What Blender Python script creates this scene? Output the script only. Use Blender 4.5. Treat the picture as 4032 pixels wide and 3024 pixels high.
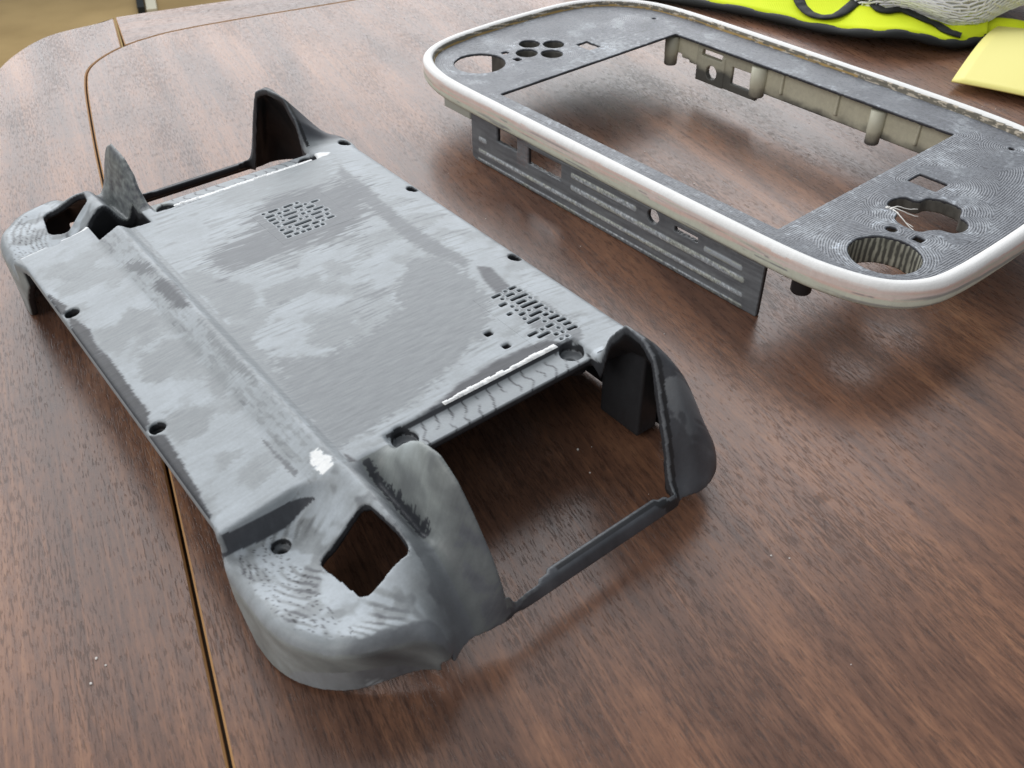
import bpy, bmesh, math, random
import numpy as np
from mathutils import Matrix, Vector
random.seed(4)
SC = bpy.context.scene
COL = SC.collection
for o in list(bpy.data.objects): bpy.data.objects.remove(o)
MM = 0.001
# ---------------------------------------------------------------- camera, world, light, exposure
pit, rol = math.radians(40.195), math.radians(-0.708)
fwd = Vector((0, math.cos(pit), -math.sin(pit))); rgt = Vector((1, 0, 0)); upv = rgt.cross(fwd)
r2 = rgt * math.cos(rol) + upv * math.sin(rol); u2 = -rgt * math.sin(rol) + upv * math.cos(rol)
cam_d = bpy.data.cameras.new('camera'); cam = bpy.data.objects.new('camera', cam_d); COL.objects.link(cam)
cam.matrix_world = Matrix(((r2.x, u2.x, -fwd.x, 0), (r2.y, u2.y, -fwd.y, 0), (r2.z, u2.z, -fwd.z, 200 * MM), (0, 0, 0, 1)))
cam_d.sensor_fit = 'HORIZONTAL'; cam_d.sensor_width = 36; cam_d.lens = 3658 / 4032 * 36
cam_d.clip_start = 0.01; cam_d.clip_end = 50
cam_d.dof.use_dof = True; cam_d.dof.focus_distance = 0.34; cam_d.dof.aperture_fstop = 40
SC.camera = cam
wld = bpy.data.worlds.new('World'); SC.world = wld; wld.use_nodes = True
bg = wld.node_tree.nodes['Background']; bg.inputs[0].default_value = (0.86, 0.93, 1.0, 1); bg.inputs[1].default_value = 0.33
def area(name, loc, target, sx, sy, watts, col):
    l = bpy.data.lights.new(name, 'AREA'); l.shape = 'RECTANGLE'; l.size = sx; l.size_y = sy; l.energy = watts; l.color = col
    o = bpy.data.objects.new(name, l); COL.objects.link(o); o.location = loc
    o.rotation_euler = (Vector(target) - Vector(loc)).to_track_quat('-Z', 'Y').to_euler(); return o
area('window_light', (-0.55, 2.35, 1.5), (0, 0.4, 0), 4.2, 2.4, 112, (0.97, 0.98, 1.0))
area('fill_light', (-1.5, -1.1, 1.5), (0, 0.4, 0), 1.8, 1.4, 26, (1.0, 0.96, 0.92))  # added unseen fill lamp behind the camera, brightens camera-facing faces
SC.view_settings.view_transform = 'Standard'; SC.view_settings.look = 'None'
SC.view_settings.exposure = 0.0; SC.view_settings.gamma = 1.0
SC.render.engine = 'CYCLES'
SC.cycles.max_bounces = 8
import numpy as np
# ---------------------------------------------------------------- numeric helpers (millimetres)
def sstep(x, a, b):
    t = np.clip((x - a) / (b - a), 0, 1); return t * t * (3 - 2 * t)
def smax(a, b, k):
    h = np.maximum(k - np.abs(a - b), 0) / k
    return np.maximum(a, b) + h * h * k * 0.25
def smin(a, b, k): return -smax(-a, -b, k)
def ip(x, xs, ys): return np.interp(x, xs, ys)
def box2(x, y, x0, x1, y0, y1, r=0.0):
    qx = np.abs(x - (x0 + x1) / 2) - (x1 - x0) / 2 + r; qy = np.abs(y - (y0 + y1) / 2) - (y1 - y0) / 2 + r
    return np.hypot(np.maximum(qx, 0), np.maximum(qy, 0)) + np.minimum(np.maximum(qx, qy), 0) - r
def circ(x, y, cx, cy, r): return np.hypot(x - cx, y - cy) - r
def poly2(x, y, P):
    P = np.asarray(P, float); d = np.full(np.broadcast(x, y).shape, 1e9); s = np.ones(d.shape)
    for i in range(len(P)):
        a = P[i]; b = P[i - 1]; ex, ey = b - a; wx = x - a[0]; wy = y - a[1]
        t = np.clip((wx * ex + wy * ey) / (ex * ex + ey * ey), 0, 1)
        d = np.minimum(d, (wx - ex * t) ** 2 + (wy - ey * t) ** 2)
        c1 = y >= a[1]; c2 = y < b[1]; c3 = ex * wy > ey * wx
        s = np.where((c1 & c2 & c3) | (~c1 & ~c2 & ~c3), -s, s)
    return s * np.sqrt(d)
def blur(a, s):
    r = int(np.ceil(3 * s)); k = np.exp(-0.5 * (np.arange(-r, r + 1) / s) ** 2); k /= k.sum()
    for ax in (0, 1):
        p = np.pad(a, [(r, r) if i == ax else (0, 0) for i in range(2)], mode='edge')
        o = np.zeros_like(a)
        for i, w in enumerate(k): o += w * (p[i:i + a.shape[0]] if ax == 0 else p[:, i:i + a.shape[1]])
        a = o
    return a
def vnoise(x, y, seed=0):
    xi = np.floor(x).astype(np.int64); yi = np.floor(y).astype(np.int64); fx = x - xi; fy = y - yi
    def gr(i, j, dx, dy):
        n = (i * 374761393 + j * 668265263 + seed * 974634777) & 0xffffffff
        n = ((n ^ (n >> 13)) * 1274126177) & 0xffffffff; a = ((n ^ (n >> 16)) & 0xffff) * (2 * np.pi / 65536.0)
        return np.cos(a) * dx + np.sin(a) * dy
    u = fx ** 3 * (fx * (fx * 6 - 15) + 10); v = fy ** 3 * (fy * (fy * 6 - 15) + 10)
    r = (gr(xi, yi, fx, fy) * (1 - u) + gr(xi + 1, yi, fx - 1, fy) * u) * (1 - v) + (gr(xi, yi + 1, fx, fy - 1) * (1 - u) + gr(xi + 1, yi + 1, fx - 1, fy - 1) * u) * v
    return r * 0.85 + 0.5
def fbm(x, y, seed=0, o=4):
    t = 0; a = 0.5; n = 0
    for i in range(o):
        t = t + a * vnoise(x * 2 ** i, y * 2 ** i, seed + i * 7); n += a; a *= 0.5
    return t / n
# ---------------------------------------------------------------- back shell height field: d along, e across
UC = -237.5
FIN = ([78, 84, 88.9, 96, 103.8, 110.8, 116.8, 123.3, 128, 131], [31, 34, 40, 45.1, 46.6, 43.2, 36.6, 27.8, 20, 12])
EAR = ([80, 85.5, 88, 91.5, 97.5, 105.5, 111.3, 116.3, 121, 125, 130], [31.5, 32, 35, 43, 50, 50.3, 47.3, 36, 26, 14, 6])
def heights(d, e):
    ad = np.abs(d)
    Hm = ip(e, [30, 36, 57, 59.0, 66.4, 67.4, 67.9, 68.5, 71.4, 73, 74, 150, 160, 167, 171, 174],
            [28.0, 28.3, 30.9, 31.1, 34.3, 34.75, 34.8, 34.5, 32.2, 32.0, 32, 32, 31.2, 30.2, 28.5, 26])
    zr = ip(ad, [76, 85, 95, 108, 114, 118, 122, 126, 130], [34.8, 34.6, 34.2, 32.8, 31, 27.5, 21, 13, 5])
    zv = ip(ad, [66, 70, 78, 85, 100, 112, 120, 127, 130], [32, 31.8, 29, 25.8, 24.3, 22.5, 17, 10, 6])
    fa = (d < 0) * 1.0; pf = ip(ad - 5 * fa * sstep(ad, 96, 110), *FIN); pe = ip(ad - 4.5 * fa * sstep(ad, 98, 114), *EAR)
    fl = 20.2 + 2.6 * sstep(ad, 86, 110)
    dish = fl + (zr - fl) * sstep(e, 50, 69) ** 1.1
    rb = np.minimum(126 - ad, e - 33)
    dish = np.where(e < 66, smax(dish, fl - 1.5 + 2.6 * sstep(rb, 14, 3), 3.0), dish)
    rid = ip(e, [67, 69, 70.5, 73.5, 76], [0, 0, .12, .8, 1])
    mid = zr + (zv - zr) * rid
    fin = zv + (pf - zv) * sstep(e, 75.2, 82.4)
    bar = ip(ad, [85, 120, 124, 126, 129, 131], [30, 26, 14.6, 13.9, 13.4, 7])
    finbar = fin + (bar - fin) * sstep(e, 84, 87.5)
    pe2 = ip(ad - 2.6 * sstep(ad, 98, 112) - 4.0 * fa * sstep(ad, 98, 114), *EAR)
    pem = pe + (pe2 - pe) * sstep(e, 146, 152)
    far = ip(ad, [80, 91, 100, 111, 119, 126], [30.4, 30.4, 25, 17, 7, 1])
    base = np.minimum(32 + (far - 32) * np.clip((e - 150) / 18, 0, 1.2), pem)
    S = np.clip((169 - e) / 20, 0, 1) ** ip(ad, [90, 110], [1.5, 1.15])
    ear = base + (pem - base) * S
    He = np.where(e < 69, dish, np.where(e < 76, mid, np.where(e < 84, fin, finbar)))
    He = np.where(e > 120, bar + (ear - bar) * sstep(e, 141.5, 145), He)
    D = ip(e, [30, 56, 60, 66, 70], [77.6, 77.6, 78.6, 83, 80])
    D = D + 5 * (d < 0) * sstep(e, 68, 60)
    Wd = ip(e, [30, 56, 61, 67], [1.0, 1.0, 2.4, 6])
    w = sstep(ad, D - Wd * .3, D + Wd * .7)
    H = Hm + (He - Hm) * w
    # ledges at both plate ends
    led = np.maximum(76 - ad, np.maximum(83.2 - e, e - 149.8))
    H = np.where((led < 0) & (ad < 90), np.minimum(H, 30.1), H)
    # valley start on the plate
    val = (ad > 66) & (ad < 84) & (e > 70) & (e < 84)
    return H
OPEN = [(85, 83.5), (85, 149.3), (92, 149.5), (100, 148.3), (112, 146), (122, 143.5), (127.6, 142), (127.6, 139.5), (126.7, 138.6), (126.5, 136.6), (125.4, 135.6), (125.4, 98), (126.5, 97), (126.7, 94.2), (127.6, 93.4), (127.6, 83.5)]
def snets(F, org, h):
    S = F < 0
    n = np.zeros(tuple(s - 1 for s in F.shape), np.uint8)
    C8 = [(a, b, c) for a in (0, 1) for b in (0, 1) for c in (0, 1)]
    for a, b, c in C8: n += S[a:a + n.shape[0], b:b + n.shape[1], c:c + n.shape[2]]
    act = (n > 0) & (n < 8); idx = np.argwhere(act)
    ids = np.full(n.shape, -1, np.int32); ids[act] = np.arange(len(idx), dtype=np.int32)
    V = {k: F[idx[:, 0] + k[0], idx[:, 1] + k[1], idx[:, 2] + k[2]].astype(np.float64) for k in C8}
    P = np.zeros((len(idx), 3)); m = np.zeros(len(idx))
    for k in C8:
        for ax in range(3):
            if k[ax]: continue
            q = list(k); q[ax] = 1; a = V[k]; b = V[tuple(q)]; x = (a < 0) != (b < 0)
            t = np.where(x, a / np.where(x, a - b, 1), 0)
            for j in range(3): P[:, j] += np.where(x, k[j] + (t if j == ax else 0), 0)
            m += x
    P = (P / m[:, None] + idx) * h + np.asarray(org)
    Q = []
    for ax in range(3):
        sl0 = [slice(1, -1)] * 3; sl1 = [slice(1, -1)] * 3; sl0[ax] = slice(0, -1); sl1[ax] = slice(1, None)
        A = S[tuple(sl0)]; x = np.argwhere(A != S[tuple(sl1)])
        fl = A[x[:, 0], x[:, 1], x[:, 2]]
        o1, o2 = (ax + 1) % 3, (ax + 2) % 3
        base = x.copy(); base[:, o1] += 1; base[:, o2] += 1
        def g(i, j):
            y = base.copy(); y[:, o1] -= i; y[:, o2] -= j; return ids[y[:, 0], y[:, 1], y[:, 2]]
        q = np.stack([g(1, 1), g(0, 1), g(0, 0), g(1, 0)], 1)
        q[~fl] = q[~fl][:, ::-1]; Q.append(q)
    return P, np.concatenate(Q)
def link(name, me, parent=None, mat=None):
    o = bpy.data.objects.new(name, me); COL.objects.link(o)
    if mat: me.materials.append(mat)
    if parent: o.parent = parent
    return o
def npmesh(name, P, Q, mat, parent=None, col=None, attrs=None, smooth=True):
    me = bpy.data.meshes.new(name); P = np.asarray(P, np.float32) * MM; Q = np.asarray(Q, np.int32); k = Q.shape[1]
    me.vertices.add(len(P)); me.vertices.foreach_set('co', P.ravel())
    me.loops.add(Q.size); me.loops.foreach_set('vertex_index', Q.ravel())
    me.polygons.add(len(Q)); me.polygons.foreach_set('loop_start', np.arange(0, Q.size, k, dtype=np.int32))
    me.polygons.foreach_set('use_smooth', np.full(len(Q), smooth))
    me.update(calc_edges=True)
    if col is not None:
        a = me.color_attributes.new('Col', 'FLOAT_COLOR', 'POINT')
        a.data.foreach_set('color', np.concatenate([col, np.ones((len(P), 1))], 1).astype(np.float32).ravel())
    for k2, v in (attrs or {}).items():
        a = me.attributes.new(k2, 'FLOAT', 'POINT'); a.data.foreach_set('value', np.asarray(v, np.float32))
    return link(name, me, parent, mat)
def grid3(x0, x1, y0, y1, z0, z1, h):
    X = np.arange(x0, x1 + h, h); Y = np.arange(y0, y1 + h, h); Z = np.arange(z0, z1 + h, h)
    return X, Y, Z
def tag(o, label=None, cat=None, group=None, kind=None):
    for k, v in (('label', label), ('category', cat), ('group', group), ('kind', kind)):
        if v: o[k] = v
    return o
def empty(name, loc, rz=0.0):
    o = bpy.data.objects.new(name, None); COL.objects.link(o); o.empty_display_size = 0.02
    o.location = [c * MM for c in loc]; o.rotation_euler = (0, 0, rz); return o
def bm_obj(name, bm, mat, parent=None, smooth=False):
    me = bpy.data.meshes.new(name); bmesh.ops.recalc_face_normals(bm, faces=bm.faces); bm.to_mesh(me); bm.free()
    me.transform(Matrix.Scale(MM, 4))
    if smooth:
        for p in me.polygons: p.use_smooth = True
    return link(name, me, parent, mat)
def lathe(bm, prof, cx, cy, n=28):
    rings = [[bm.verts.new((cx + r * math.cos(2 * math.pi * i / n), cy + r * math.sin(2 * math.pi * i / n), z)) for i in range(n)] for r, z in prof]
    for a, b in zip(rings, rings[1:]):
        for i in range(n): bm.faces.new((a[i], a[(i + 1) % n], b[(i + 1) % n], b[i]))
    bm.faces.new(rings[0]); bm.faces.new(rings[-1][::-1])
def tube(bm, pts, r, n=6):
    prev = None; pts = [Vector(p) for p in pts]
    for i, p in enumerate(pts):
        t = (pts[min(i + 1, len(pts) - 1)] - pts[max(i - 1, 0)]).normalized()
        a = t.orthogonal().normalized() if prev is None else (pa - t * pa.dot(t)).normalized()
        pa = a; b = t.cross(a); rr = r[i] if hasattr(r, '__len__') else r
        ring = [bm.verts.new(p + (a * math.cos(k * 2 * math.pi / n) + b * math.sin(k * 2 * math.pi / n)) * rr) for k in range(n)]
        if prev:
            for k in range(n): bm.faces.new((prev[k], prev[(k + 1) % n], ring[(k + 1) % n], ring[k]))
        else: bm.faces.new(ring[::-1])
        prev = ring
    bm.faces.new(prev)
# ---------------------------------------------------------------- materials
def mat(name, rough=0.5, col=(0.5, 0.5, 0.5), spec=0.5):
    m = bpy.data.materials.new(name); m.use_nodes = True; nt = m.node_tree; b = nt.nodes['Principled BSDF']
    b.inputs['Roughness'].default_value = rough; b.inputs['Base Color'].default_value = (*col, 1)
    b.inputs['Specular IOR Level'].default_value = spec
    return m, nt, b
def N(nt, t, **kw):
    n = nt.nodes.new(t)
    for k, v in kw.items():
        if k in n.inputs: n.inputs[k].default_value = v
        else: setattr(n, k, v)
    return n
def L(nt, a, b): nt.links.new(a, b)
def math_n(nt, op, a, b=None, c=None, clamp=False):
    n = nt.nodes.new('ShaderNodeMath'); n.operation = op; n.use_clamp = clamp
    for i, v in enumerate((a, b, c)):
        if v is None: continue
        if hasattr(v, 'links'): L(nt, v, n.inputs[i])
        else: n.inputs[i].default_value = v
    return n.outputs[0]
def mixc(nt, f, a, b, mode='MIX'):
    n = nt.nodes.new('ShaderNodeMix'); n.data_type = 'RGBA'; n.blend_type = mode
    for s, v in ((n.inputs[0], f), (n.inputs[6], a), (n.inputs[7], b)):
        if hasattr(v, 'links'): L(nt, v, s)
        else: s.default_value = v if s == n.inputs[0] else (*v, 1)
    return n.outputs[2]
def ramp(nt, f, stops):
    n = nt.nodes.new('ShaderNodeValToRGB'); e = n.color_ramp.elements
    while len(e) < len(stops): e.new(0.5)
    for x, (p, c) in zip(e, stops): x.position = p; x.color = (*c, 1) if hasattr(c, '__len__') else (c, c, c, 1)
    L(nt, f, n.inputs[0]); return n.outputs[0]
def obj_coord(nt, scale=(1, 1, 1), rot=(0, 0, 0)):
    tc = nt.nodes.new('ShaderNodeTexCoord'); mp = nt.nodes.new('ShaderNodeMapping')
    mp.inputs['Scale'].default_value = scale; mp.inputs['Rotation'].default_value = rot
    L(nt, tc.outputs['Object'], mp.inputs[0]); return mp.outputs[0]
def noise(nt, vec, scale, detail=3, rough=0.5, dist=0.0):
    n = N(nt, 'ShaderNodeTexNoise'); n.inputs['Scale'].default_value = scale; n.inputs['Detail'].default_value = detail
    n.inputs['Roughness'].default_value = rough; n.inputs['Distortion'].default_value = dist
    L(nt, vec, n.inputs['Vector']); return n.outputs[0]
def bump(nt, b, h, strength=0.3, dist=0.0003):
    n = N(nt, 'ShaderNodeBump'); n.inputs['Strength'].default_value = strength; n.inputs['Distance'].default_value = dist
    L(nt, h, n.inputs['Height']); L(nt, n.outputs[0], b.inputs['Normal'])
def print_mat(name, rough=0.45, grain=0.12, bst=0.25):
    m, nt, b = mat(name, rough, spec=0.35)
    at = N(nt, 'ShaderNodeAttribute', attribute_name='Col')
    v = obj_coord(nt); n1 = noise(nt, v, 1500, 3); n2 = noise(nt, obj_coord(nt, (600, 90, 300)), 1.0, 4)
    f = math_n(nt, 'ADD', math_n(nt, 'MULTIPLY', math_n(nt, 'SUBTRACT', n1, 0.5), grain * 1.6), math_n(nt, 'MULTIPLY', math_n(nt, 'SUBTRACT', n2, 0.5), grain * 2.0))
    g = math_n(nt, 'ADD', f, 1.0)
    vm = N(nt, 'ShaderNodeVectorMath', operation='SCALE'); L(nt, at.outputs['Color'], vm.inputs[0]); L(nt, g, vm.inputs['Scale'])
    L(nt, vm.outputs[0], b.inputs['Base Color'])
    L(nt, math_n(nt, 'MULTIPLY_ADD', n2, 0.25, rough - 0.12), b.inputs['Roughness'])
    bump(nt, b, noise(nt, v, 900, 3), bst, 0.0001)
    return m, nt, b, at, v
M_SHELL = print_mat('sanded_primer')[0]
def wood(name, rz, dark=1.0):
    m, nt, b = mat(name, 0.3, spec=0.42)
    v = obj_coord(nt, (1, 1, 1), (0, 0, rz))
    def st(sx, sy): 
        mp = nt.nodes.new('ShaderNodeMapping'); mp.inputs['Scale'].default_value = (sx, sy, 1); L(nt, v, mp.inputs[0]); return mp.outputs[0]
    big = noise(nt, st(22, 5.0), 1.0, 4, 0.55, 1.2)
    med = ramp(nt, noise(nt, st(70, 2.4), 1.0, 3, 0.6, 0.2), [(0.36, 0.35), (0.48, 0.44), (0.52, 0.56), (0.66, 0.65)])
    fine = noise(nt, st(1000, 11), 1.0, 3, 0.6)
    blot = noise(nt, st(560, 120), 1.0, 4, 0.66)
    wv = N(nt, 'ShaderNodeTexWave', wave_type='BANDS', bands_direction='X'); L(nt, st(17, 1.6), wv.inputs['Vector'])
    wv.inputs['Scale'].default_value = 0.55; wv.inputs['Distortion'].default_value = 5.5; wv.inputs['Detail'].default_value = 3; wv.inputs['Detail Scale'].default_value = 1.1
    t = math_n(nt, 'ADD', math_n(nt, 'MULTIPLY', big, 0.6), math_n(nt, 'MULTIPLY', med, 0.42))
    t = math_n(nt, 'ADD', t, math_n(nt, 'MULTIPLY', wv.outputs['Fac'], 0.03))
    t = math_n(nt, 'ADD', t, math_n(nt, 'MULTIPLY', math_n(nt, 'SUBTRACT', blot, 0.5), 0.46))
    t = math_n(nt, 'ADD', t, math_n(nt, 'MULTIPLY', math_n(nt, 'SUBTRACT', fine, 0.5), 0.42))
    c = ramp(nt, t, [(0.34, (0.085, 0.044, 0.031)), (0.5, (0.152, 0.077, 0.050)), (0.62, (0.228, 0.112, 0.066)), (0.78, (0.34, 0.175, 0.098))])
    pn = noise(nt, st(2100, 230), 1.0, 2, 0.5)
    pm = noise(nt, st(45, 14), 1.0, 2, 0.5)
    pore = ramp(nt, math_n(nt, 'ADD', pn, math_n(nt, 'MULTIPLY', math_n(nt, 'SUBTRACT', pm, 0.5), 0.42)), [(0.385, 1.0), (0.43, 0.0)])
    c = mixc(nt, math_n(nt, 'MULTIPLY', pore, 0.36), c, (0.010, 0.006, 0.005))
    L(nt, c, b.inputs['Base Color'])
    L(nt, math_n(nt, 'ADD', math_n(nt, 'MULTIPLY', blot, 0.16), math_n(nt, 'MULTIPLY_ADD', pore, 0.12, 0.205)), b.inputs['Roughness'])
    bump(nt, b, math_n(nt, 'MULTIPLY', pore, -1.0), 0.3, 0.00012)
    return m
GR = math.radians(-25.2)
M_WOOD = wood('walnut_laminate', GR); M_WOOD2 = wood('walnut_edge_laminate', math.radians(67.4))
M_TAN = mat('raw_board_edge', 0.7, (0.42, 0.23, 0.09))[0]
M_DARKGAP = mat('gap_shadow_board', 0.8, (0.05, 0.03, 0.015))[0]
# ---------------------------------------------------------------- table (three laminate pieces with raw-board bevels and gaps)
def smooth_poly(P, it=2, closed=False):
    P = [np.array(p, float) for p in P]
    for _ in range(it):
        Q = [P[0]]
        for a, b in zip(P, P[1:]): Q += [a * .75 + b * .25, a * .25 + b * .75]
        P = Q + [P[-1]]
    return P
def offset_closed(P, d):
    P = np.array(P); n = len(P); out = []
    ar = 0.5 * np.sum(P[:, 0] * np.roll(P[:, 1], -1) - np.roll(P[:, 0], -1) * P[:, 1]); sg = 1 if ar > 0 else -1
    for i in range(n):
        a, b, c = P[i - 1], P[i], P[(i + 1) % n]
        t1 = (b - a) / (np.hypot(*(b - a)) + 1e-9); t2 = (c - b) / (np.hypot(*(c - b)) + 1e-9)
        n1 = np.array([-t1[1], t1[0]]) * sg; n2 = np.array([-t2[1], t2[0]]) * sg
        m = n1 + n2; m /= max(np.hypot(*m), 1e-6); out.append(b + m * d / max(0.4, m @ n1))
    return np.array(out)
def slab(name, P, bev, thick, mtop, parent):
    bm = bmesh.new(); P = np.array(P)
    r0 = [bm.verts.new((*p, 0)) for p in offset_closed(P, bev)]
    r1 = [bm.verts.new((*p, -bev * 0.9)) for p in P]
    r2_ = [bm.verts.new((*p, -thick)) for p in P]
    n = len(P); f = bm.faces.new(r0); f.material_index = 0
    for A, B, mi in ((r0, r1, 1), (r1, r2_, 1)):
        for i in range(n):
            f = bm.faces.new((A[i], A[(i + 1) % n], B[(i + 1) % n], B[i])); f.material_index = mi
    bmesh.ops.triangulate(bm, faces=[bm.faces[0]] if False else [ff for ff in bm.faces if len(ff.verts) > 4])
    o = bm_obj(name, bm, mtop, parent); o.data.materials.append(M_TAN); return o
table = tag(empty('table', (0, 0, 0)), 'dark walnut laminate table top with a pale grooved joint near its rounded corner', 'table')
groove = [(150, -398)] + [(-64.3, 104.3), (-101.9, 192.6), (-188.5, 391.8), (-206.3, 434.0), (-224.3, 478.1), (-231.0, 496), (-235.8, 511), (-236.6, 523), (-233.8, 537), (-227.7, 551.5), (-218.0, 564.0), (-203.0, 577.2), (-167.6, 596.3), (-99.6, 629.7), (900, 1120)]
gs = smooth_poly(groove, 2)
k_c = min(range(len(gs)), key=lambda i: np.hypot(*(gs[i] - np.array((-227.7, 551.5)))))
def off_line(Pn, d):
    Pn = np.array(Pn); T = np.gradient(Pn, axis=0); T /= np.hypot(T[:, 0], T[:, 1])[:, None]
    return Pn + np.stack([-T[:, 1], T[:, 0]], 1) * d
inner = off_line(gs, -0.45); outer_l = off_line(gs, 0.45)
slab('centre_panel', list(inner) + [np.array((900, -398.0))], 0.55, 22, M_WOOD, table)
oe = smooth_poly([(-75, -398), (-250, 428), (-285, 500), (-288.5, 522), (-287.2, 545), (-282.2, 565.2), (-274, 577.0), (-253.4, 592.4), (-249.2, 600.2)], 2)
oe = [np.array((-75 - 0, -398.0)) if False else p for p in oe]
leaf = [p for p in outer_l[:k_c + 1]] + [p for p in oe[::-1]]
leaf[0] = leaf[0]; slab('border_leaf', leaf, 0.55, 22, M_WOOD, table)
ep = smooth_poly([(-248.6, 601.6), (-231.2, 610.2), (-185.5, 630.7), (-167.8, 637.5), (900, 1178)], 1)
end_piece = [p for p in outer_l[k_c + 2:]] + [p for p in ep[::-1]] + [np.array((-227.3, 552.9))]
slab('end_rail', end_piece, 0.55, 22, M_WOOD2, table)
bm = bmesh.new(); A = off_line(gs, -2.5); B = off_line(gs, 2.5)
va = [bm.verts.new((*p, -3.0)) for p in A]; vb = [bm.verts.new((*p, -3.0)) for p in B]
for i in range(len(A) - 1): bm.faces.new((va[i], va[i + 1], vb[i + 1], vb[i]))
bm_obj('groove_floor', bm, M_DARKGAP, table)
# ---------------------------------------------------------------- what lies beyond the table corner
m, nt, b = mat('tan_floor', 0.55)
v = obj_coord(nt); c = ramp(nt, noise(nt, v, 5, 4), [(0.3, (0.30, 0.20, 0.075)), (0.7, (0.42, 0.29, 0.12))]); L(nt, c, b.inputs['Base Color']); M_FLOOR = m
bm = bmesh.new(); vs = [bm.verts.new(p) for p in ((-6000, -2000, -720), (6000, -2000, -720), (6000, 7000, -720), (-6000, 7000, -720))]; bm.faces.new(vs)
tag(bm_obj('floor', bm, M_FLOOR), kind='structure')
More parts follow.
